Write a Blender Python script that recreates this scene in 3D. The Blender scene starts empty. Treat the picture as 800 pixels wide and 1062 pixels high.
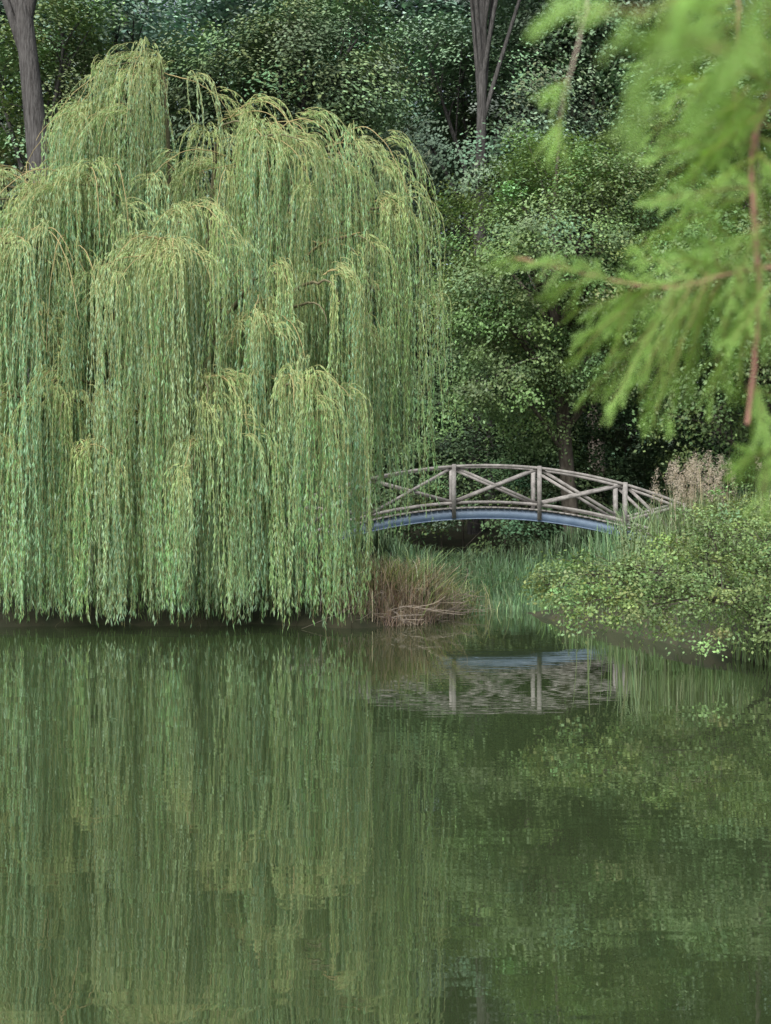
import bpy, math, numpy as np
from mathutils import Vector
rng = np.random.default_rng(7)
scene = bpy.context.scene
COL = scene.collection

# ------------------------------------------------------------------ helpers
def norm(v):
    return v / np.maximum(np.linalg.norm(v, axis=-1, keepdims=True), 1e-9)

def build_mesh(name, V, Q, C=None, mat=None, smooth=False, parent=None):
    me = bpy.data.meshes.new(name)
    V = np.ascontiguousarray(V, dtype=np.float32); Q = np.ascontiguousarray(Q, dtype=np.int32)
    me.vertices.add(len(V)); me.vertices.foreach_set("co", V.ravel())
    k = Q.shape[1]
    me.loops.add(Q.size); me.loops.foreach_set("vertex_index", Q.ravel())
    me.polygons.add(len(Q))
    me.polygons.foreach_set("loop_start", np.arange(0, Q.size, k, dtype=np.int32))
    if smooth:
        me.polygons.foreach_set("use_smooth", np.ones(len(Q), dtype=bool))
    me.update(calc_edges=True)
    if C is not None:
        a = me.attributes.new("tint", 'FLOAT_COLOR', 'FACE')
        c4 = np.ones((len(Q), 4), dtype=np.float32); c4[:, :3] = C
        a.data.foreach_set("color", c4.ravel())
    if mat: me.materials.append(mat)
    ob = bpy.data.objects.new(name, me); COL.objects.link(ob)
    if parent: ob.parent = parent
    return ob

def empty(name, loc=(0, 0, 0)):
    e = bpy.data.objects.new(name, None); COL.objects.link(e)
    e.empty_display_size = 0.5
    return e

class Bag:
    def __init__(s): s.V = []; s.Q = []; s.C = []; s.n = 0
    def add(s, V, Q, C):
        s.V.append(V); s.Q.append(Q + s.n); s.C.append(C); s.n += len(V)
    def out(s, name, mat, smooth=False, parent=None):
        return build_mesh(name, np.concatenate(s.V), np.concatenate(s.Q), np.concatenate(s.C), mat, smooth, parent)

def leaves(P, D, N, L, W, mid=0.45):
    D = norm(D); S = norm(np.cross(D, N)); L = L[:, None]; W = W[:, None]
    v = np.stack([P, P + D * L * mid + S * W * .5, P + D * L, P + D * L * mid - S * W * .5], 1)
    n = len(P)
    return v.reshape(-1, 3), np.arange(4 * n).reshape(n, 4)

def tubes(P, R, k=3):
    """P (N,S,3) polylines, R (N,S) radii"""
    N, S, _ = P.shape
    T = np.gradient(P, axis=1); T = norm(T)
    ref = np.array([0.31, 0.93, 0.12])
    U = norm(np.cross(T, ref)); W = np.cross(T, U)
    a = np.arange(k) * 2 * np.pi / k
    ring = P[:, :, None, :] + R[:, :, None, None] * (np.cos(a)[None, None, :, None] * U[:, :, None, :] + np.sin(a)[None, None, :, None] * W[:, :, None, :])
    V = ring.reshape(-1, 3)
    n = np.arange(N)[:, None, None] * S * k; s = np.arange(S - 1)[None, :, None] * k; j = np.arange(k)[None, None, :]; j2 = (j + 1) % k
    Q = np.stack([n + s + j, n + s + j2, n + s + k + j2, n + s + k + j], -1).reshape(-1, 4)
    return V, Q

def bez(a, b, c, d, n):
    t = np.linspace(0, 1, n)[:, None]
    return (1 - t) ** 3 * a + 3 * (1 - t) ** 2 * t * b + 3 * (1 - t) * t * t * c + t ** 3 * d

def colvar(n, base, var=.2):
    c = np.tile(np.array(base, float), (n, 1)) * (1 + rng.normal(0, var, (n, 1)))
    return np.clip(c, .004, .9)

# ------------------------------------------------------------------ materials
def nt(name):
    m = bpy.data.materials.new(name); m.use_nodes = True
    t = m.node_tree; t.nodes.clear()
    return m, t, t.nodes, t.links

def leaf_mat(name, trans=.3, rough=.5, spec=.3, tcol=(1.3, 1.25, .6)):
    m, t, N, L = nt(name)
    o = N.new("ShaderNodeOutputMaterial")
    a = N.new("ShaderNodeAttribute"); a.attribute_name = "tint"
    p = N.new("ShaderNodeBsdfPrincipled")
    L.new(a.outputs["Color"], p.inputs["Base Color"])
    p.inputs["Roughness"].default_value = rough; p.inputs["Specular IOR Level"].default_value = spec
    if trans <= 0:
        L.new(p.outputs[0], o.inputs[0]); return m
    mix = N.new("ShaderNodeMixShader"); tr = N.new("ShaderNodeBsdfTranslucent")
    mul = N.new("ShaderNodeMix"); mul.data_type = 'RGBA'; mul.blend_type = 'MULTIPLY'
    mul.inputs[0].default_value = 1; mul.inputs[7].default_value = (*tcol, 1)
    L.new(a.outputs["Color"], mul.inputs[6]); L.new(mul.outputs[2], tr.inputs[0])
    mix.inputs[0].default_value = trans
    L.new(p.outputs[0], mix.inputs[1]); L.new(tr.outputs[0], mix.inputs[2]); L.new(mix.outputs[0], o.inputs[0])
    return m

def diffuse_leaf(name):
    m, t, N, L = nt(name)
    o = N.new("ShaderNodeOutputMaterial"); a = N.new("ShaderNodeAttribute"); a.attribute_name = "tint"
    d = N.new("ShaderNodeBsdfDiffuse"); L.new(a.outputs["Color"], d.inputs[0]); L.new(d.outputs[0], o.inputs[0])
    return m

def noise_mat(name, c1, c2, scale=4, rough=.85, bump=.3, stretch=(1, 1, 1), dist=.02):
    m, t, N, L = nt(name)
    o = N.new("ShaderNodeOutputMaterial"); p = N.new("ShaderNodeBsdfPrincipled")
    tc = N.new("ShaderNodeTexCoord"); mp = N.new("ShaderNodeMapping"); mp.inputs["Scale"].default_value = stretch
    n1 = N.new("ShaderNodeTexNoise"); n1.inputs["Scale"].default_value = scale; n1.inputs["Detail"].default_value = 7
    n1.inputs["Roughness"].default_value = .65
    cr = N.new("ShaderNodeValToRGB"); cr.color_ramp.elements[0].color = (*c1, 1); cr.color_ramp.elements[1].color = (*c2, 1)
    cr.color_ramp.elements[0].position = .35; cr.color_ramp.elements[1].position = .68
    b = N.new("ShaderNodeBump"); b.inputs["Strength"].default_value = bump; b.inputs["Distance"].default_value = dist
    L.new(tc.outputs["Object"], mp.inputs[0]); L.new(mp.outputs[0], n1.inputs[0]); L.new(n1.outputs[0], cr.inputs[0])
    L.new(cr.outputs[0], p.inputs["Base Color"]); L.new(n1.outputs[0], b.inputs["Height"]); L.new(b.outputs[0], p.inputs["Normal"])
    p.inputs["Roughness"].default_value = rough
    L.new(p.outputs[0], o.inputs[0])
    return m

M_willow = leaf_mat("willow_leaf", .32, .5, .3, (1.15, 1.22, .8))
M_leaf = leaf_mat("broad_leaf", .25, .5, .3)
M_far = diffuse_leaf("far_leaf")
M_grass = leaf_mat("grass_blade", .3, .6, .2)
M_cyp = leaf_mat("cypress_needle", .45, .5, .3, (1.25, 1.2, .5))
M_bark = noise_mat("bark", (.05, .04, .03), (.16, .14, .115), 3, .9, .8, (3, 3, .6))
M_wbark = noise_mat("willow_bark", (.10, .09, .05), (.20, .18, .10), 3, .9, .6, (3, 3, .6))
M_barkg = noise_mat("bark_grey", (.03, .027, .025), (.125, .12, .115), 4.5, .9, 1, (4, 4, .5), dist=.08)
M_twig = leaf_mat("twig_golden", .0, .6, .2)
M_ground = noise_mat("soil_grass", (.025, .032, .014), (.06, .055, .03), 1.5, .95, .6)
M_wood = noise_mat("weathered_wood", (.15, .14, .13), (.35, .33, .31), 5, .85, .5, (1, 1, 1), dist=.006)
M_steel = noise_mat("blue_painted_steel", (.14, .20, .29), (.21, .28, .37), 5, .5, .1)

# ------------------------------------------------------------------ terrain
def sstep(v, a, b):
    t = np.clip((v - a) / (b - a), 0, 1); return t * t * (3 - 2 * t)

SHX = [-60, -30, -14, -2, -.8, .1, .8, 1.3, 1.8, 2.4, 3.2, 4.2, 5.0, 6, 8, 12, 30]
SHY = [10, 20, 25, 25.3, 24.9, 25.0, 25.7, 27.6, 29.2, 28.5, 26, 22.5, 19.6, 17.5, 13.5, 8, -2]
def ground_h(x, y):
    ys = np.interp(x, SHX, SHY)
    ys = ys + .18 * np.sin(x * 2.3) + .12 * np.sin(x * 5.1 + 1)
    s = y - ys
    h = np.interp(s, [-6, -1, 0, .5, 3, 10], [-1.2, -.4, 0, .22, .42, .6])
    h = h + np.where(s > 0, .55 * sstep(y, 30, 36), 0)
    w = np.exp(-((x - 2.5) / 2.7) ** 4) * sstep(y, 26, 29) * (1 - sstep(y, 46, 52))
    h = h * (1 - w) + (-.04) * w
    hn = np.interp(2.2 - y, [-3, 0, .5, 3], [-1.2, 0, .3, .5])
    h = np.maximum(h, hn)
    h = h + np.clip(y - 52, 0, 70) * .16
    h = h + np.where(h > .05, .04 * np.sin(x * 3.1 + y) * np.cos(y * 2.7), 0)
    return h

xs = np.unique(np.concatenate([np.linspace(-400, -20, 26), np.linspace(-20, 20, 130), np.linspace(20, 400, 26)]))
ysg = np.unique(np.concatenate([np.linspace(-200, -2, 20), np.linspace(-2, 8, 25), np.linspace(8, 18, 15), np.linspace(18, 50, 150), np.linspace(50, 600, 50)]))
X, Y = np.meshgrid(xs, ysg); Z = ground_h(X, Y)
V = np.stack([X, Y, Z], -1).reshape(-1, 3)
nx, ny = len(xs), len(ysg)
i = np.arange(ny - 1)[:, None] * nx; j = np.arange(nx - 1)[None, :]
Q = np.stack([i + j, i + j + 1, i + j + 1 + nx, i + j + nx], -1).reshape(-1, 4)
build_mesh("ground", V, Q, None, M_ground, True)

# ------------------------------------------------------------------ water
m, t, N, L = nt("pond_water")
o = N.new("ShaderNodeOutputMaterial"); p = N.new("ShaderNodeBsdfPrincipled")
p.inputs["Base Color"].default_value = (.034, .050, .021, 1); p.inputs["Roughness"].default_value = .004
p.inputs["IOR"].default_value = 3.3
tc = N.new("ShaderNodeTexCoord"); mp = N.new("ShaderNodeMapping"); mp.inputs["Scale"].default_value = (.6, 1.9, 1)
n1 = N.new("ShaderNodeTexNoise"); n1.inputs["Scale"].default_value = 3.2; n1.inputs["Detail"].default_value = 1.5
n2 = N.new("ShaderNodeTexNoise"); n2.inputs["Scale"].default_value = .45; n2.inputs["Detail"].default_value = 2
b1 = N.new("ShaderNodeBump"); b1.inputs["Strength"].default_value = 1; b1.inputs["Distance"].default_value = .0008
b2 = N.new("ShaderNodeBump"); b2.inputs["Strength"].default_value = 1; b2.inputs["Distance"].default_value = .0025
L.new(tc.outputs["Object"], mp.inputs[0]); L.new(mp.outputs[0], n1.inputs[0]); L.new(mp.outputs[0], n2.inputs[0])
L.new(n1.outputs[0], b1.inputs["Height"]); L.new(n2.outputs[0], b2.inputs["Height"]); L.new(b1.outputs[0], b2.inputs["Normal"])
L.new(b2.outputs[0], p.inputs["Normal"]); L.new(p.outputs[0], o.inputs[0])
build_mesh("pond_water", np.array([[-60, 0, 0], [40, 0, 0], [40, 50, 0], [-60, 50, 0]], float), np.array([[0, 1, 2, 3]]), None, m)

# ------------------------------------------------------------------ weeping willow
def willow():
    root = empty("weeping_willow_tree")
    base = np.array([-4.1, 28.4, .3])
    bark = Bag()
    trunk = bez(base, base + [0, 0, 1.5], base + [.3, .1, 2.4], base + [.1, 0, 4.2], 12)[None]
    V, Q = tubes(trunk, np.linspace(.55, .34, 12)[None], 10); bark.add(V, Q, np.zeros((len(Q), 3)) + .1)
    # crest x,y,z, spread, bottom z, tresses
    S = [(-4.2, 29.0, 10.8, 1.8, 3.8, 36), (-5.2, 28.6, 9.2, 1.4, 3.6, 20), (-3.0, 28.7, 9.5, 1.5, 3.2, 24),
         (-1.1, 28.5, 8.9, 1.3, 1.4, 30), (-2.5, 27.7, 8.8, 1.7, 1.8, 34), (-.25, 27.9, 7.6, .75, .95, 28), (-.9, 27.3, 7.1, 1.0, .8, 20),
         (-4.9, 27.3, 8.1, 1.7, 2.0, 32), (-7.0, 28.0, 8.4, 1.6, 2.2, 28), (-6.3, 27.0, 7.7, 1.5, 1.8, 26), (-3.6, 26.9, 7.4, 1.4, 1.2, 24),
         (-6.0, 25.9, 6.7, 1.7, .03, 44), (-7.6, 25.5, 6.0, 1.3, .03, 26), (-3.8, 25.5, 6.3, 1.2, .03, 40), (-2.3, 26.1, 5.7, 1.2, .3, 24),
         (-2.9, 25.1, 4.3, .9, .03, 32), (-1.65, 25.1, 4.2, .95, .04, 36), (-1.2, 25.2, 3.7, .5, .12, 18), (-5.2, 25.0, 4.1, .8, .03, 14),
         (-6.6, 24.9, 3.4, .9, .03, 10),
         (-9.2, 27.5, 7.8, 1.5, 1.5, 26), (-9.0, 25.8, 6.0, 1.3, .1, 26), (-10.8, 28, 7.0, 1.6, .6, 20),
         (-4.4, 31.5, 9.1, 1.8, 3.0, 14), (-1.7, 30.6, 8.1, 1.3, 2.5, 14), (-7.0, 31, 8.0, 1.6, 2.5, 12),
         (-.45, 27.2, 5.6, .6, 1.0, 14), (-.1, 28.2, 6.5, .65, 1.2, 12)]
    for _ in range(9):
        z = rng.uniform(3.0, 8.2); x = rng.uniform(-8, -1.4 if z > 4.5 else -1.9)
        S.append((x, 24.9 + max(0, z - 3) * .42, z, rng.uniform(.6, 1.0), .03 if z < 6.5 else 1.2, 9))
    P0 = []; AZ = []; RR = []; LL = []; TI = []; SW = []
    subP = []; subR = []
    for (x, y, z, sp, zb, nt_) in S:
        c = np.array([x, y - .8, z]) + rng.normal(0, .10, 3)
        a = trunk[0, 8] + rng.normal(0, .1, 3)
        out = c - a; out[2] = 0; ho = np.linalg.norm(out); out = out / max(ho, .1)
        limb = bez(a, a + out * ho * .25 + [0, 0, (z - a[2]) * .6], c - out * ho * .3 + [0, 0, .15], c, 26)
        end = bez(c, c + out * .3, c + out * sp * .6 + [0, 0, -.1], c + out * sp * .8 + [0, 0, -.5], 10)[1:]
        limb = np.concatenate([limb, end])
        limb = limb + np.cumsum(rng.normal(0, .014, limb.shape), 0)
        sink = np.interp(np.arange(len(limb)), [0, 12, 24, 34], [0, .3, .16, .03])
        limb_b = limb.copy(); limb_b[:, 2] -= sink
        V, Q = tubes(limb_b[None], (.10 * np.linspace(1, .0, len(limb)) ** 1.3 + .006)[None], 6); bark.add(V, Q, np.zeros((len(Q), 3)) + .1)
        azo = math.atan2(out[1], out[0])
        subs = [limb[14:]]
        for k in range(max(3, nt_ // 4)):
            az = azo + rng.normal(0, 1.1)
            if math.sin(az) > .5: az = -az
            l = sp * rng.uniform(.5, 1.4); s0 = limb[rng.integers(15, 31)]
            d = np.array([math.cos(az), math.sin(az), 0]); up = rng.uniform(-.15, .35)
            q = bez(s0, s0 + d * l * .3 + [0, 0, up * l], s0 + d * l * .75 + [0, 0, up * l * .6], s0 + d * l + [0, 0, -rng.uniform(.25, .9) * l], 17)
            q = q + np.cumsum(rng.normal(0, .008, q.shape), 0)
            subs.append(q); subP.append(q - [0, 0, .03]); subR.append(np.linspace(.012, .004, 17))
        for k in range(nt_):
            q = subs[rng.integers(0, len(subs))] if k > nt_ * .2 else subs[0]
            i = rng.integers(0 if q is subs[0] else len(q) // 6, len(q)); st = q[i]
            tn = q[min(i + 1, len(q) - 1)] - q[i - 1 if i else 0]
            az = math.atan2(tn[1], tn[0]) + rng.normal(0, .8)
            r = sp * rng.uniform(.03, .34) + .03
            zb_t = zb + abs(rng.normal(0, .8)) * (1 if zb > .5 else .12)
            if rng.random() < .35: zb_t += rng.uniform(.2, .65) * max(0, st[2] - zb_t)
            ns = rng.integers(5, 11)
            base_t = np.array([.225, .37, .175]) * rng.uniform(.72, 1.28)
            base_t = base_t * np.array([rng.uniform(.85, 1.18), 1, rng.uniform(.75, 1.25)])
            sway = rng.normal(0, .12, 2)
            for _q in range(ns):
                P0.append(st + rng.normal(0, .07, 3)); AZ.append(az + rng.normal(0, .25)); RR.append(r * rng.uniform(.7, 1.25))
                LL.append(max(.5, (st[2] - zb_t) * (rng.uniform(.5, 1.0) if zb > .5 else rng.uniform(.84, 1.0)) + r * .45)); TI.append(base_t); SW.append(sway + rng.normal(0, .07, 2))
    P0 = np.array(P0); AZ = np.array(AZ); RR = np.array(RR); LL = np.array(LL); TI = np.array(TI); SW = np.array(SW)
    n = len(P0); SG = 26
    u = np.linspace(0, 1, SG)[None] ** 1.35
    s = LL[:, None] * u
    kk = np.maximum(RR, .05)[:, None] / 1.05
    th = np.radians(-90 + 120 * np.exp(-s / kk))
    ds = np.diff(s, axis=1); tm = .5 * (th[:, 1:] + th[:, :-1])
    h = np.concatenate([np.zeros((n, 1)), np.cumsum(np.cos(tm) * ds, 1)], 1)
    dz = np.concatenate([np.zeros((n, 1)), np.cumsum(np.sin(tm) * ds, 1)], 1)
    ph = rng.uniform(0, 6.28, (n, 1))
    wob = .04 * np.sin(s * 2.1 + ph); wob2 = .04 * np.cos(s * 1.7 + ph * 2)
    P = np.stack([P0[:, :1] + np.cos(AZ)[:, None] * h + SW[:, :1] * (s / 5) + wob,
                  P0[:, 1:2] + np.sin(AZ)[:, None] * h + SW[:, 1:] * (s / 5) + wob2,
                  P0[:, 2:3] + dz], -1)
    P[:, :, 2] = np.maximum(P[:, :, 2], .015 + .04 * rng.random((n, 1)))
    print("strands", n, "len", LL.sum())
    R = np.interp(u[0], [0, .15, 1], [.005, .0032, .0015])[None] * np.ones((n, 1))
    V, Q = tubes(P, R, 3)
    C = np.tile(np.array([.36, .37, .16]), (len(Q), 1)) * rng.uniform(.8, 1.2, (len(Q), 1))
    tb = Bag(); tb.add(V, Q, C)
    V, Q = tubes(np.array(subP), np.array(subR), 5); tb.add(V, Q, np.tile(np.array([.38, .31, .15]), (len(Q), 1)))
    tb.out("strand_stems", M_twig, False, root)
    cnt = (LL * 24).astype(int)
    idx = np.repeat(np.arange(n), cnt); N_ = len(idx)
    tt = rng.random(N_) * .995
    f = (tt ** (1 / 1.35)) * (SG - 1); i0 = np.minimum(f.astype(int), SG - 2); fr = (f - i0)[:, None]
    A = P[idx, i0]; B = P[idx, i0 + 1]; pos = A * (1 - fr) + B * fr; tan = norm(B - A + 1e-6)
    rnd = rng.normal(0, 1, (N_, 3)); rnd[:, 2] *= .4
    D = norm(tan * .8 + np.array([0, 0, -.6]) + norm(rnd) * rng.uniform(.25, .65, (N_, 1)))
    Nn = norm(rng.normal(0, 1, (N_, 3)) + np.array([-.2, -.5, .3]))
    Lf = rng.uniform(.07, .135, N_); W = Lf * rng.uniform(.13, .2, N_)
    V, Q = leaves(pos, D, Nn, Lf, W)
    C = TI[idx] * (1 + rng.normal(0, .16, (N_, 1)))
    pale = (rng.random((N_, 1)) < .25) * rng.uniform(.2, .7, (N_, 1))
    C = C * (1 - pale) + np.array([.38, .53, .38]) * pale
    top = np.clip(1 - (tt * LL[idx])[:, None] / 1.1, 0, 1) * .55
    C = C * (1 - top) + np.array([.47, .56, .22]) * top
    print("willow leaves", N_)
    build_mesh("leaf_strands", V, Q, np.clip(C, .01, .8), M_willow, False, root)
    bark.out("trunk_and_limbs", M_wbark, True, root)
willow()

# ------------------------------------------------------------------ broadleaf trees
def foliage(bag, centers, cr, per, leaf, color, crown_c, var=.22, yellow=.15, flat=.55, seed=0, wr=.62, nj=.55, lv=.14):
    r = np.random.default_rng(seed)
    n = len(centers); idx = np.repeat(np.arange(n), per); N_ = len(idx)
    off = np.clip(r.normal(0, 1, (N_, 3)), -1.9, 1.9) * np.array([.5, .5, .5 * flat]) * cr[idx][:, None]
    off[:, 2] -= .35 * (off[:, 0] ** 2 + off[:, 1] ** 2) / np.maximum(cr[idx], .1)
    pos = centers[idx] + off
    outw = norm(pos - crown_c)
    Nn = norm(r.normal(0, nj, (N_, 3)) + np.array([0, 0, .7]) + outw * .6)
    D = np.cross(Nn, norm(r.normal(0, 1, (N_, 3)))); D = norm(D) + np.array([0, 0, -.3])
    Lf = leaf * r.uniform(.7, 1.25, N_)
    V, Q = leaves(pos, D, Nn, Lf, Lf * wr, .5)
    ct = (1 + r.normal(0, var, (n, 1))) * np.array(color) * (1 + r.normal(0, .07, (n, 3)))
    C = ct[idx] * (1 + r.normal(0, lv, (N_, 1)))
    mm = (r.random((n, 1)) ** 2 * yellow)[idx] * r.random((N_, 1))
    C = C * (1 - mm) + np.array([.34, .36, .09]) * mm
    bag.add(V, Q, np.clip(C, .006, .8))

def tree_parts(base, cc, rad, nl, ncl, per, leaf, color, seed, trunk_r=.25, lobe=.42, crs=(.5, 1.0), var=.2, yellow=.15, lbag=None, bbag=None, zmin=None, lean=(0, 0), bcol=.1, nj=.55, lv=.14):
    r = np.random.default_rng(seed)
    base = np.array(base, float); cc = np.array(cc, float); rad = np.array(rad, float)
    ld = norm(r.normal(0, 1, (nl, 3))); lc = cc + ld * rad * (r.uniform(.35, .75, (nl, 1)))
    lr = rad.mean() * lobe * r.uniform(.7, 1.2, nl)
    which = r.integers(0, nl, ncl)
    d = norm(r.normal(0, 1, (ncl, 3)) + norm(lc[which] - cc) * .5 + np.array([0, -.25, .15]))
    cen = lc[which] + d * (lr[which] * r.uniform(.55, 1.08, ncl))[:, None]
    if zmin is not None: cen[:, 2] = np.where(cen[:, 2] < zmin, zmin + r.random(ncl) * 2.2, cen[:, 2])
    cr = r.uniform(*crs, ncl)
    foliage(lbag, cen, cr, per, leaf, color, cc, var, yellow, seed=seed + 1, nj=nj, lv=lv)
    top = cc + np.array([lean[0], lean[1], rad[2] * .6])
    tr = bez(base, base + (top - base) * .33 + np.append(r.normal(0, .25, 2), 0), base + (top - base) * .66 + np.append(r.normal(0, .35, 2), 0), top, 18)
    V, Q = tubes(tr[None], (trunk_r * np.linspace(1.15, .12, 18) ** .9)[None], 9); bbag.add(V, Q, np.zeros((len(Q), 3)) + bcol)
    P = []; R = []
    jn = []
    for k in range(nl):
        zt = np.clip((lc[k, 2] - base[2]) / max(top[2] - base[2], .1) * .7, .12, .85)
        a = tr[int(zt * 17)]
        l = bez(a, a + (lc[k] - a) * .3 + [0, 0, .4], a + (lc[k] - a) * .7 + np.append(r.normal(0, .3, 2), .3), lc[k], 9)
        P.append(l); R.append(np.linspace(trunk_r * .35, trunk_r * .1, 9)); jn.append(l)
    jn = np.array(jn)
    pick = r.choice(ncl, min(ncl, 130), replace=False)
    for k in pick:
        a = jn[which[k], r.integers(4, 9)]
        l = bez(a, a + (cen[k] - a) * .3 + [0, 0, .15], a + (cen[k] - a) * .7 + [0, 0, .15], cen[k], 9)
        P.append(l); R.append(np.linspace(trunk_r * .1, .008, 9))
    V, Q = tubes(np.array(P), np.array(R), 5); bbag.add(V, Q, np.zeros((len(Q), 3)) + bcol)

def tree(name, mat=M_leaf, bark=M_bark, **kw):
    root = empty(name); lb = Bag(); bb = Bag()
    tree_parts(lbag=lb, bbag=bb, **kw)
    lb.out("crown_leaves", mat, False, root); bb.out("trunk_and_branches", bark, True, root)

tree("alder_tree", base=(5.6, 43.2, .5), cc=(5.0, 41.3, 8.7), rad=(4.6, 3.6, 7.0), nl=30, ncl=500, per=220, leaf=.105,
     color=(.165, .26, .115), seed=11, trunk_r=.24, lobe=.30, crs=(.42, .9), yellow=.4, zmin=2.4, var=.28, nj=.42)
tree("alder_tree", base=(10.6, 41, .6), cc=(10.0, 39, 8.5), rad=(4.2, 3.6, 7), nl=22, ncl=320, per=200, leaf=.115,
     color=(.14, .225, .10), seed=12, trunk_r=.26, lobe=.36, crs=(.5, 1.0), yellow=.35, zmin=1.5, nj=.42)
F = dict(nj=.34, lv=.05)
tree("oak_tree", mat=M_far, base=(4.0, 57, 1.3), cc=(3.5, 55, 15.5), rad=(6, 5, 8), nl=24, ncl=380, per=190, leaf=.16,
     color=(.18, .27, .175), seed=13, trunk_r=.4, lobe=.34, crs=(.7, 1.3), bark=M_barkg, yellow=.3, var=.28, **F)
tree("oak_tree", mat=M_far, base=(-3.5, 50, .9), cc=(-3.5, 50, 14.5), rad=(6, 4, 6.5), nl=22, ncl=360, per=190, leaf=.15,
     color=(.175, .265, .15), seed=14, trunk_r=.4, lobe=.32, crs=(.6, 1.2), bark=M_barkg, yellow=.55, var=.28, **F)
tree("beech_tree", mat=M_far, base=(-8.1, 38, .8), cc=(-10.9, 39.0, 22.0), rad=(5, 4, 4.2), nl=10, ncl=150, per=150, leaf=.14,
     color=(.16, .25, .12), seed=15, trunk_r=.42, lobe=.34, crs=(.6, 1.1), bark=M_barkg, yellow=.3)
tree("beech_tree", mat=M_far, base=(3.2, 51.3, .8), cc=(3.6, 51.8, 26.0), rad=(4.5, 4, 4.5), nl=10, ncl=150, per=140, leaf=.15,
     color=(.16, .25, .12), seed=19, trunk_r=.28, lobe=.34, crs=(.6, 1.1), bark=M_barkg, yellow=.3)
tree("beech_tree", mat=M_far, base=(-13, 50, .9), cc=(-12, 50, 13.5), rad=(6, 4, 7), nl=22, ncl=340, per=180, leaf=.155,
     color=(.20, .295, .145), seed=16, trunk_r=.4, lobe=.32, crs=(.6, 1.2), bark=M_barkg, yellow=.6, var=.28, **F)
tree("oak_tree", mat=M_far, base=(12, 52, .9), cc=(12, 52, 14), rad=(6, 4, 8), nl=22, ncl=340, per=150, leaf=.18,
     color=(.16, .245, .14), seed=17, trunk_r=.4, lobe=.34, crs=(.6, 1.2), **F)
tree("oak_tree", mat=M_far, base=(8.2, 56, 1.3), cc=(8.0, 55.5, 20.0), rad=(4.5, 4, 5), nl=16, ncl=220, per=150, leaf=.18,
     color=(.16, .245, .15), seed=21, trunk_r=.35, lobe=.34, crs=(.7, 1.3), **F)

lb = Bag(); bb = Bag()
k = 0
for (yy, n_, hh) in ((62, 9, 25), (80, 11, 34)):
    for q in range(n_):
        xx = (q - (n_ - 1) / 2) * (5.8 if yy < 70 else 6.8) + rng.normal(0, 1)
        g = float(ground_h(np.array([xx]), np.array([float(yy)]))[0])
        h_ = hh * rng.uniform(1.0, 1.15)
        c = np.array([.19, .28, .21]) * rng.uniform(.72, 1.35)  # lifted, bluish leaf tint: distance haze painted into the colour
        tree_parts((xx, yy, g), (xx, yy, g + h_ * .52), (4.8, 3.6, h_ * .48), 22, 260, 150, .28, c, 100 + k, trunk_r=.4, lobe=.34,
                   crs=(1.1, 2.0), lbag=lb, bbag=bb, zmin=g + .5, var=.28, nj=.32, lv=.05)
        k += 1
for q in range(26):
    xx = -32 + q * 2.6; r_ = np.random.default_rng(500 + q)
    d = norm(r_.normal(0, 1, (70, 3)) + [0, -.4, .3]); cen = np.array([xx, 58 + (q % 3), 4.2 + (q * 7 % 5) * .5]) + d * np.array([2.6, 1.6, 4.2]) * r_.uniform(.5, 1.05, (70, 1))
    cen[:, 2] = np.maximum(cen[:, 2], 1.2)
    foliage(lb, cen, r_.uniform(.8, 1.5, 70), 110, .3, (.13, .20, .13), np.array([xx, 58, 3.]), .25, .1, seed=600 + q, nj=.35, lv=.06)
root = empty("distant_trees"); lb.out("foliage", M_far, False, root); bb.out("trunks", M_barkg, True, root)

def shrub(name, lobes, per_lobe, per, leaf, color, seed, mat=M_leaf, crs=(.25, .45), yellow=.2, var=.18, wr=.62, stems=M_bark, foot=None, zmin=.1):
    r = np.random.default_rng(seed); root = empty(name); lb = Bag(); P = []; R = []
    for li, (x, y, z, rd) in enumerate(lobes):
        pl = max(10, int(per_lobe * (rd / .8) ** 1.6)) if foot is not None else per_lobe
        d = norm(r.normal(0, 1, (pl, 3)) + np.array([0, -.15, .3]))
        cen = np.array([x, y, z]) + d * (rd * r.uniform(.45, 1.15, (pl, 1)))
        cen[:, 2] = np.maximum(cen[:, 2], zmin + .1 * r.random(pl))
        cr = r.uniform(*crs, pl)
        foliage(lb, cen, cr, per, leaf, color, np.array([x, y, z - rd * .5]), var, yellow, seed=seed + li, wr=wr)
        if foot is None:
            g = max(float(ground_h(np.array([x]), np.array([y]))[0]), -.2); b = np.array([x, y + .3, g])
        else: b = np.array(foot) + r.normal(0, .25, 3) * [1, 1, 0]
        L0 = np.array([x, y, z]); m0 = bez(b, b + (L0 - b) * .2 + [0, 0, .7], b + (L0 - b) * .7 + [0, 0, .3], L0, 9)
        P.append(m0[[0, 1, 2, 4, 6, 7, 8]]); R.append(np.linspace(.03, .010, 7))
        for q in range(0, pl, 3):
            a = m0[r.integers(4, 9)]
            P.append(bez(a, a + (cen[q] - a) * .3 + [0, 0, .05], a + (cen[q] - a) * .7 + [0, 0, .05], cen[q], 7)); R.append(np.linspace(.008, .003, 7))
    V, Q = tubes(np.array(P), np.array(R), 4)
    lb.out("leaves", mat, False, root); build_mesh("stems", V, Q, None, stems, True, root)

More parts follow.
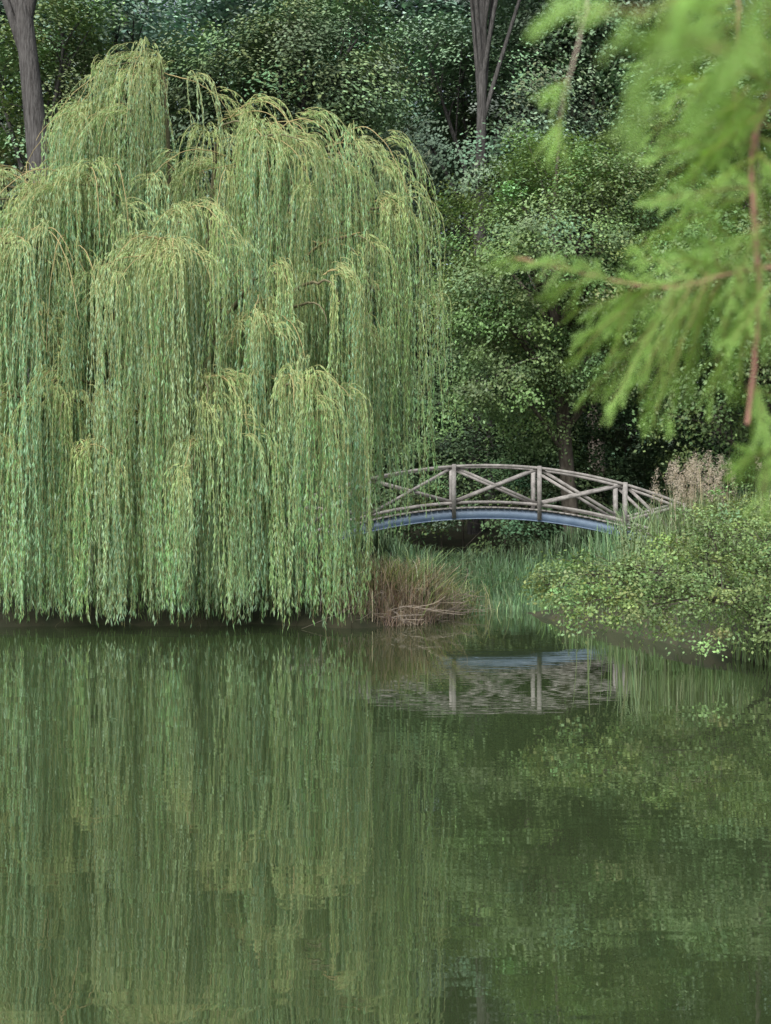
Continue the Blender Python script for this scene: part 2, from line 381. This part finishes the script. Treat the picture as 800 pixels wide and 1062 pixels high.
shrub("understorey_shrubs", [(-2 + q * 1.9, 44.5 + (q % 3) * .8, 1.6 + (q * 37 % 5) * .35, 2.0) for q in range(10)]
      + [(-1 + q * 1.8, 46.5 + (q % 3) * .8, 4.6 + (q * 37 % 5) * .4, 2.0) for q in range(8)], 60, 120, .12, (.095, .155, .08), 30, crs=(.4, .8), mat=M_far)
shrub("understorey_shrubs", [(-14 + q * 2.4, 38 + (q % 2), 1.8, 1.9) for q in range(6)], 50, 100, .11, (.08, .13, .065), 50, crs=(.4, .8), mat=M_far)

shrub("riverbank_shrub", [(2.0, 18.2, 1.12, .28), (2.4, 18.1, 1.25, .42), (2.3, 17.8, .92, .32), (2.9, 18.3, 1.15, .52), (3.0, 17.7, .85, .33), (3.5, 18.6, 1.25, .6), (3.6, 17.9, .9, .46),
      (4.2, 18.9, 1.4, .72), (4.2, 18.0, .9, .6), (4.9, 19.0, 1.5, .82), (5.0, 18.2, .8, .8), (5.8, 18.6, 1.3, 1.1), (4.9, 20.2, 1.75, .65), (5.6, 19.8, 1.8, .8), (6.8, 19, 1.5, 1.2)],
      62, 60, .05, (.18, .275, .115), 70, crs=(.12, .34), yellow=.6, var=.28, foot=(5.6, 19.6, .25), zmin=.42)

# ------------------------------------------------------------------ grasses & reeds
def blades(bag, x, y, h, w, color, lean=.35, var=.2, seed=0, z0=None):
    r = np.random.default_rng(seed); n = len(x)
    z = np.maximum(ground_h(x, y), -.15) if z0 is None else z0
    B = np.stack([x, y, z], -1)
    a = r.uniform(0, 2 * np.pi, n); ln = np.abs(r.normal(0, lean, n)) * h
    d = np.stack([np.cos(a), np.sin(a), np.zeros(n)], -1)
    sd = norm(np.stack([-np.sin(a), np.cos(a), np.zeros(n)], -1) + r.normal(0, .3, (n, 3)) * [1, 1, 0])
    W = (w * r.uniform(.6, 1.3, n))[:, None]; H = h[:, None] * np.array([0, 0, 1.]); l = ln[:, None] * d
    p0 = B; p1 = B + H * .5 + l * .22; p2 = B + H * .85 + l * .65; p3 = B + H * (1 - .12 * (ln / h)[:, None]) + l * 1.15
    Vv = np.stack([p0 - sd * W * .5, p0 + sd * W * .5, p1 - sd * W * .5, p1 + sd * W * .5, p2 - sd * W * .35, p2 + sd * W * .35, p3 - sd * W * .05, p3 + sd * W * .05], 1).reshape(-1, 3)
    b = np.arange(n)[:, None] * 8
    Qq = np.concatenate([b + [0, 1, 3, 2], b + [2, 3, 5, 4], b + [4, 5, 7, 6]], 0)
    C = np.array(color) * (1 + r.normal(0, var, (n, 1))) * (1 + r.normal(0, .06, (n, 3)))
    bag.add(Vv, Qq, np.clip(np.tile(C, (3, 1)), .01, .8))

g = Bag(); n = 9500
x = rng.uniform(.2, 5.6, n); y = rng.uniform(27.0, 35.5, n)
h = (.22 + .6 * sstep(y, 28.5, 34.5)) * rng.uniform(.5, 1.25, n)
clump = np.sin(x * 3.3 + 1.3 * np.sin(y * 1.7)) * np.cos(y * 2.1 + x) > -.55
keep = (y > np.interp(x, [.2, 1, 2, 5], [26.6, 28.0, 28.8, 28]) + rng.normal(0, .4, n)) & clump
blades(g, x[keep], y[keep], h[keep], .022, (.18, .30, .16), .35, seed=1, var=.3)
n = 5000; x = rng.uniform(-6, 10, n); y = rng.uniform(36.5, 43, n)
blades(g, x, y, rng.uniform(.4, 1.0, n), .025, (.14, .22, .12), .35, seed=2)
g.out("reed_bed", M_grass)
g = Bag(); n = 30000
x = rng.uniform(-14, 12, n); y = rng.uniform(16, 36, n); z = ground_h(x, y)
k = (z > .04) & ~((x > -1.3) & (x < 6) & (y > 34.8))
x, y = x[k], y[k]; n = len(x)
blades(g, x, y, rng.uniform(.12, .5, n), .014, (.13, .21, .085), .5, seed=3)
g.out("bank_grass", M_grass)
g = Bag()
for (cx, cy, sr, hh, nn, col) in ((.0, 25.8, .5, .95, 1000, (.42, .35, .28)), (.6, 26.6, .45, .9, 1000, (.38, .33, .24)), (.35, 25.4, .45, .4, 900, (.38, .31, .25)),
                                (1.1, 28.4, .5, .7, 600, (.3, .33, .17)), (.95, 26.9, .4, .4, 900, (.44, .38, .31)), (-.3, 26.3, .5, 1.0, 600, (.24, .32, .13)),
                                (-4, 25.4, 2.5, .2, 300, (.09, .08, .05)), (.45, 26.3, .55, 1.15, 400, (.28, .38, .18)), (.7, 26.0, .5, .45, 800, (.30, .24, .19)), (1.3, 27.8, .35, .35, 500, (.42, .36, .29))):
    x = rng.normal(cx, sr, nn); y = rng.normal(cy, sr * .6, nn)
    k = ground_h(x, y) > -.08; x = x[k]; y = y[k]
    blades(g, x, y, hh * rng.uniform(.3, 1.1, len(x)), .012, col, 1.0, seed=int(nn + cx * 10), var=.4)
# fallen dead twigs trailing over the bank into the water
r_ = np.random.default_rng(77); P = []; R = []
for q in range(110):
    a = np.array([r_.uniform(-.3, 1.5), 0, 0]); a[1] = np.interp(a[0], SHX, SHY) + r_.uniform(-.2, 1.0)
    a[2] = max(float(ground_h(a[:1], a[1:2])[0]), 0) + r_.uniform(.02, .35); l = r_.uniform(.3, .9)
    b_ = a + np.array([r_.normal(.3, .6), r_.normal(-.3, .4), r_.normal(.05, .3)]) * l; b_[2] = max(b_[2], .01)
    P.append(bez(a, a + (b_ - a) * .3 + r_.normal(0, .05, 3), a + (b_ - a) * .7 + r_.normal(0, .08, 3), b_, 7)); R.append(np.linspace(.008, .003, 7))
V, Q = tubes(np.array(P), np.array(R), 4); g.add(V, Q, np.repeat(colvar(110, (.42, .36, .31), .25), 24, 0))
g.out("dry_grass", M_grass)
g = Bag(); n = 55
x = rng.normal(5.5, .35, n); y = rng.normal(25.6, .4, n); h = rng.uniform(1.9, 2.6, n)
blades(g, x, y, h * .95, .012, (.34, .31, .2), .08, seed=9)
n2_ = 2600; x2 = rng.normal(6.0, .75, n2_); y2 = rng.normal(25.4, .5, n2_); blades(g, x2, y2, rng.uniform(.9, 1.9, n2_), .02, (.22, .29, .15), .3, seed=10)
idx = np.repeat(np.arange(n), 130); N_ = len(idx); tt = rng.random(N_)
zz = np.maximum(ground_h(x, y), 0) + h
pos = np.stack([x[idx] + tt * .15 * np.sin(idx), y[idx], zz[idx] - .05 - tt * .38], -1) + rng.normal(0, .025, (N_, 3))
D = rng.normal(0, .5, (N_, 3)) + [.3, 0, .2]
V, Q = leaves(pos, D, norm(rng.normal(0, 1, (N_, 3))), rng.uniform(.03, .07, N_), rng.uniform(.005, .010, N_))
g.add(V, Q, colvar(N_, (.48, .42, .35), .15))
g.out("reed_plumes", M_grass)
g = Bag(); n = 700
x = rng.uniform(4.8, 8, n); y = np.interp(x, SHX, SHY) - .25 + rng.normal(0, .22, n)
blades(g, x, y, rng.uniform(.2, .55, n), .014, (.24, .34, .16), .45, seed=12, z0=np.full(n, -.05))
g.out("waterside_rushes", M_grass)

# ------------------------------------------------------------------ bridge
def bridge():
    root = empty("arched_footbridge")
    cx, yn, yf = 2.5, 36.0, 37.5; R = 12.8; zt = 2.0
    def arc(x, off=0): return zt - R + math.sqrt(R * R - (x - cx) ** 2) + off
    def strip(name, x0, x1, ya, yb, o0, o1, mat, seg=28):
        V = []; Q = []
        for i in range(seg + 1):
            x = x0 + (x1 - x0) * i / seg; z = arc(x)
            V += [(x, ya, z + o0), (x, yb, z + o0), (x, yb, z + o1), (x, ya, z + o1)]
            if i < seg:
                b = i * 4
                for k in range(4): Q.append((b + k, b + (k + 1) % 4, b + 4 + (k + 1) % 4, b + 4 + k))
        Q.append((0, 1, 2, 3)); Q.append((seg * 4 + 3, seg * 4 + 2, seg * 4 + 1, seg * 4))
        build_mesh(name, np.array(V), np.array(Q), None, mat, False, root)
    def bar(name, a, b, w, d):
        a = Vector(a); b = Vector(b); t = (b - a).normalized(); s = Vector((0, 1, 0)) * d / 2; u = t.cross(Vector((0, 1, 0))).normalized() * w / 2
        V = [a - u - s, a + u - s, a + u + s, a - u + s, b - u - s, b + u - s, b + u + s, b - u + s]
        Q = [(0, 1, 2, 3), (7, 6, 5, 4), (0, 4, 5, 1), (1, 5, 6, 2), (2, 6, 7, 3), (3, 7, 4, 0)]
        build_mesh(name, np.array([list(v) for v in V]), np.array(Q), None, M_wood, False, root)
    x0, x1 = -2.5, 7.5
    for nm, y in (("near", yn), ("far", yf)):
        strip(nm + "_steel_beam", x0, x1, y - .05, y + .05, -.24, -.01, M_steel)
        strip(nm + "_beam_flange", x0, x1, y - .09, y + .09, -.265, -.242, M_steel)
        strip(nm + "_top_rail", x0, x1, y - .06, y + .06, 1.03, 1.10, M_wood)
        strip(nm + "_bottom_rail", x0, x1, y - .03, y + .03, .12, .19, M_wood)
        px = [-2.42, -.42, 1.7, 3.82, 5.95, 7.42]
        for i, xx in enumerate(px):
            bar(f"{nm}_post_{i}", (xx, y, arc(xx, .045)), (xx, y, arc(xx, 1.03)), .10, .10)
            bar(f"{nm}_post_foot_{i}", (xx, y - .105, arc(xx, -.22)), (xx, y - .105, arc(xx, 1.12)), .10, .07)
        for i in range(len(px) - 1):
            a, b = px[i] + .05, px[i + 1] - .05
            bar(f"{nm}_brace_a{i}", (a, y - .018, arc(a, .19)), (b, y - .018, arc(b, 1.03)), .075, .032)
            bar(f"{nm}_brace_b{i}", (a, y + .018, arc(a, 1.03)), (b, y + .018, arc(b, .19)), .075, .032)
    n = 66
    for i in range(n):
        xa = x0 + (x1 - x0) * i / n; xb = x0 + (x1 - x0) * (i + 1) / n - .014
        bar(f"deck_plank_{i}", (xa, (yn + yf) / 2, arc(xa, .02)), (xb, (yn + yf) / 2, arc(xb, .02)), .04, yf - yn + .24)
    for nm, xa, xb in (("left_abutment", x0 - 1.0, x0 + .35), ("right_abutment", x1 - .35, x1 + 1.0)):
        V = []
        zt_ = arc(x0) - .27
        for x in (xa, xb):
            for y, z in ((yn - .3, -.5), (yf + .3, -.5), (yf + .3, zt_), (yn - .3, zt_)): V.append((x, y, z))
        Q = [(0, 1, 2, 3), (7, 6, 5, 4), (0, 4, 5, 1), (1, 5, 6, 2), (2, 6, 7, 3), (3, 7, 4, 0)]
        build_mesh(nm, np.array(V), np.array(Q), None, M_barkg, False, root)
bridge()

# ------------------------------------------------------------------ foreground bald cypress
def cypress():
    root = empty("bald_cypress_tree")
    bb = Bag(); nb = Bag(); tw = Bag(); r = np.random.default_rng(5)
    tr = bez(np.array([2.1, 3.3, .3]), np.array([2.1, 3.3, 2.]), np.array([2.15, 3.35, 4]), np.array([2.1, 3.3, 8.]), 16)
    V, Q = tubes(tr[None], np.linspace(.26, .12, 16)[None], 12); bb.add(V, Q, np.zeros((len(Q), 3)) + .1)
    def stem(pts, r0, r1, col=(.26, .15, .11), jit=.003):
        pts = np.array(pts, float); t = np.linspace(0, len(pts) - 1, 26)
        q = np.stack([np.interp(t, np.arange(len(pts)), pts[:, a]) for a in range(3)], -1)
        for _ in range(3): q[1:-1] = (q[:-2] + 2 * q[1:-1] + q[2:]) / 4
        q[1:-1] += r.normal(0, jit, q[1:-1].shape) * .5
        V, Q = tubes(q[None], np.linspace(r0, r1, 26)[None], 7)
        tw.add(V, Q, np.tile(col, (len(Q), 1)) * r.uniform(.85, 1.15, (len(Q), 1)))
        return q
    def spray(o, d, Ln, nb_=16, bl=.10, bright=1.):
        o = np.array(o, float); d = norm(np.array(d, float)); droop = np.array([0, 0, -.35])
        s = np.linspace(0, 1, 12)[:, None]
        ax = o + d * Ln * s + droop * Ln * .5 * s ** 2 + np.cumsum(r.normal(0, .002, (12, 3)), 0)
        V, Q = tubes(ax[None], np.linspace(.0016, .0006, 12)[None], 4); tw.add(V, Q, np.tile((.24, .20, .08), (len(Q), 1)))
        nrm = norm(np.cross(d, r.normal(0, 1, 3)))
        nrm = norm(nrm * .9 + np.array([0, -.4, .6])); side = norm(np.cross(d, nrm))
        O = []; D = []; LL = []
        for k in range(nb_):
            f = (k + .5) / nb_; i = f * 11; i0 = int(i); p = ax[i0] * (1 - (i - i0)) + ax[min(i0 + 1, 11)] * (i - i0)
            sg = 1 if k % 2 else -1
            dd = norm(d * 1.0 + side * sg * r.uniform(.3, .9) + droop * r.uniform(0, 1.5) + r.normal(0, .28, 3))
            O.append(p); D.append(dd); LL.append(bl * (1 - .3 * f) * r.uniform(.6, 1.4))
        O.append(ax[-1]); D.append(norm(ax[-1] - ax[-3])); LL.append(bl * .6)
        O = np.array(O); D = np.array(D); LL = np.array(LL); S = 6; u = np.linspace(0, 1, S)[None, :, None]
        P = O[:, None] + D[:, None] * LL[:, None, None] * u + np.array([0, 0, -.25]) * LL[:, None, None] * u ** 2
        V, Q = tubes(P, np.full((len(O), S), .0005), 3); tw.add(V, Q, np.tile((.2, .24, .07), (len(Q), 1)))
        M = 22; n = len(O) * M * 2
        ii = np.repeat(np.arange(len(O)), M * 2); uu = np.tile(np.repeat((np.arange(M) + .5) / M, 2), len(O)); sg = np.tile([1., -1.], len(O) * M)
        pos = O[ii] + D[ii] * (LL[ii] * uu)[:, None] + np.array([0, 0, -.25]) * (LL[ii] * uu ** 2)[:, None]
        sd = norm(np.cross(D[ii], nrm)); nd = norm(D[ii] * .6 + sd * sg[:, None] + r.normal(0, .15, (n, 3)))
        nl = .009 * (1 - .5 * np.abs(uu - .4)) * r.uniform(.8, 1.2, n)
        V, Q = leaves(pos, nd, norm(nrm + r.normal(0, .25, (n, 3))), nl, np.full(n, .0014))
        c = np.array([.32, .54, .15]) * bright * r.uniform(.78, 1.15); C = c * (1 + r.normal(0, .12, (n, 1)))
        nb.add(V, Q, np.clip(C, .01, .85))
    stem([(2.1, 3.3, 4.2), (1.5, 3.1, 4.1), (1.0, 3.0, 3.75), (.6, 2.9, 3.55), (.2, 2.8, 3.4)], .03, .006)
    stem([(2.1, 3.3, 3.3), (1.5, 3.15, 3.35), (1.05, 3.0, 3.25), (.80, 3.0, 3.02)], .02, .006)
    stem([(2.1, 3.3, 2.6), (1.5, 3.1, 2.85), (1.1, 3.0, 2.75), (.82, 3.0, 2.66)], .016, .005)
    s1 = stem([(.80, 3.0, 3.02), (.765, 3.0, 2.94), (.756, 3, 2.87), (.765, 3, 2.71), (.78, 3, 2.59), (.765, 3, 2.45), (.75, 3, 2.33)], .008, .0045, (.40, .21, .17))
    s2 = stem([(.75, 3, 3.6), (.73, 3.0, 3.21), (.724, 3, 3.09), (.72, 3, 2.95)], .005, .003, (.38, .24, .17))
    s3 = stem([(.82, 3.0, 2.66), (.70, 3, 2.64), (.61, 3, 2.61), (.52, 3, 2.616), (.38, 3, 2.65), (.27, 3, 2.672)], .005, .002, (.38, .24, .16))
    s4 = stem([(.45, 2.85, 3.5), (.41, 2.85, 3.21), (.385, 2.85, 3.09), (.35, 2.85, 2.97), (.34, 2.85, 2.88)], .0025, .0012, (.5, .42, .34))
    s5 = stem([(1.1, 3, 2.75), (.95, 3., 2.5), (.86, 3, 2.3), (.78, 3, 2.27)], .005, .002)
    L_ = []
    for f, a, ln in ((.15, (-.3, -.9), .24), (.22, (-.55, -.8), .26), (.28, (-.45, -.9), .26), (.33, (-.75, -.6), .28), (.4, (-.6, -.8), .26), (.46, (-.5, -.85), .22), (.52, (-.8, -.55), .2), (.35, (-.6, .5), .14), (.5, (-.75, .35), .1),
                     (.75, (-.8, -.2), .08), (.82, (-.9, .3), .07), (.95, (-1, .1), .07), (.98, (-.9, .4), .05), (.7, (-.8, .5), .08), (.2, (-.3, .9), .16), (.1, (-.6, .6), .2), (.22, (.1, -1), .2), (.08, (-.1, -1), .22), (.6, (-.5, -.8), .09)):
        p = s3[int(f * 25)]; L_.append((p[0], p[1], p[2], a[0], a[1], ln))
    for f, a, ln in ((.02, (-.7, .5), .2), (.05, (-.9, -.2), .2), (.15, (-.9, -.4), .24), (.25, (-.9, .1), .22), (.33, (-.8, -.5), .22), (.42, (-.9, -.2), .24), (.5, (-.7, -.7), .2), (.3, (.8, -.5), .2), (.5, (.8, -.6), .2), (.65, (-.5, -.8), .16), (.7, (.6, -.8), .2), (.9, (.3, -1), .14), (.2, (.9, -.2), .2)):
        p = s1[int(f * 25)]; L_.append((p[0], p[1], p[2], a[0], a[1], ln))
    for f, a, ln in ((.35, (-.9, -.2), .2), (.5, (-.9, -.4), .22), (.6, (.8, -.5), .16), (.75, (-.8, -.5), .2), (.9, (-.5, -.9), .2), (.95, (.5, -.9), .2), (.7, (.9, -.3), .18), (.45, (-.9, .3), .2), (.8, (-.9, .2), .16)):
        p = s2[int(f * 25)]; L_.append((p[0], p[1], p[2], a[0], a[1], ln))
    for f, a, ln in ((.9, (-.4, -1), .06), (.7, (-.7, -.6), .05)):
        p = s4[int(f * 25)]; L_.append((p[0], p[1], p[2], a[0], a[1], ln))
    for f, a, ln in ((.6, (-.6, -.5), .12), (.85, (-.9, -.1), .10), (.98, (-1, -.2), .06), (.9, (-.3, -.9), .1)):
        p = s5[int(f * 25)]; L_.append((p[0], p[1], p[2], a[0], a[1], ln))
    for (x, y, z, dx, dz, ln) in L_:
        spray((x, y, z), (dx, r.uniform(-.5, .4), dz), ln, int(7 + ln * 42), .06)
        if ln > .12:
            for _ in range(3): spray((x, y + r.uniform(-.12, .12), z), (dx + r.normal(0, .4), r.uniform(-.6, .5), dz + r.normal(0, .35)), ln * r.uniform(.5, 1.0), int(7 + ln * 30), .05)
    lb_ = [stem([(.75, 1.4, 2.90), (.55, 1.35, 2.80), (.37, 1.3, 2.68), (.22, 1.3, 2.60)], .0022, .001, (.25, .25, .1)), stem([(.75, 1.4, 2.82), (.55, 1.4, 2.73), (.44, 1.4, 2.66), (.31, 1.4, 2.60)], .0022, .001, (.25, .25, .1))]
    stem([(2.1, 3.3, 3.7), (1.6, 2.5, 3.6), (1.05, 1.6, 3.1), (.75, 1.4, 2.90)], .012, .002); stem([(1.6, 2.5, 3.6), (1.1, 1.9, 3.1), (.75, 1.4, 2.82)], .008, .002)
    for q in lb_:
        for f in np.linspace(.1, .98, 17):
            p = q[int(f * 25)]; spray(p, (r.uniform(-.9, .3), r.uniform(-.4, .4), r.uniform(-.7, .5)), r.uniform(.05, .11), 11, .038, 1.05)
    bb.out("trunk", M_bark, True, root); tw.out("twigs", M_twig, True, root); nb.out("needle_fronds", M_cyp, False, root)
cypress()

# ------------------------------------------------------------------ light
az = math.radians(205); el = math.radians(45)
w = bpy.data.worlds.new("World"); scene.world = w; w.use_nodes = True
N = w.node_tree.nodes; L = w.node_tree.links; N.clear()
o = N.new("ShaderNodeOutputWorld"); b = N.new("ShaderNodeBackground"); s = N.new("ShaderNodeTexSky")
s.sky_type = 'NISHITA'; s.sun_disc = False; s.sun_elevation = el; s.sun_rotation = az; s.dust_density = 3; s.air_density = 1.0
hs = N.new("ShaderNodeHueSaturation"); hs.inputs["Saturation"].default_value = .5
L.new(s.outputs[0], hs.inputs["Color"])
b.inputs[1].default_value = .15; L.new(hs.outputs[0], b.inputs[0]); L.new(b.outputs[0], o.inputs[0])
sd = bpy.data.lights.new("sun", 'SUN'); sd.energy = 4.8; sd.angle = math.radians(38); sd.color = (1, .985, .95)
so = bpy.data.objects.new("sun", sd); COL.objects.link(so)
dv = Vector((math.sin(az) * math.cos(el), math.cos(az) * math.cos(el), math.sin(el)))
so.rotation_euler = dv.to_track_quat('Z', 'Y').to_euler(); so.location = dv * 50

# ------------------------------------------------------------------ camera
cd = bpy.data.cameras.new("camera"); cd.lens = 50.85; cd.sensor_width = 36; cd.clip_end = 2000; cd.clip_start = .05
cd.dof.use_dof = True; cd.dof.focus_distance = 27; cd.dof.aperture_fstop = 3.2
co = bpy.data.objects.new("camera", cd); COL.objects.link(co); co.location = (0, 0, 2.17)
co.rotation_euler = (math.radians(90 - .42), 0, 0)
scene.camera = co
scene.view_settings.view_transform = 'Standard'; scene.view_settings.look = 'None'; scene.view_settings.exposure = 0
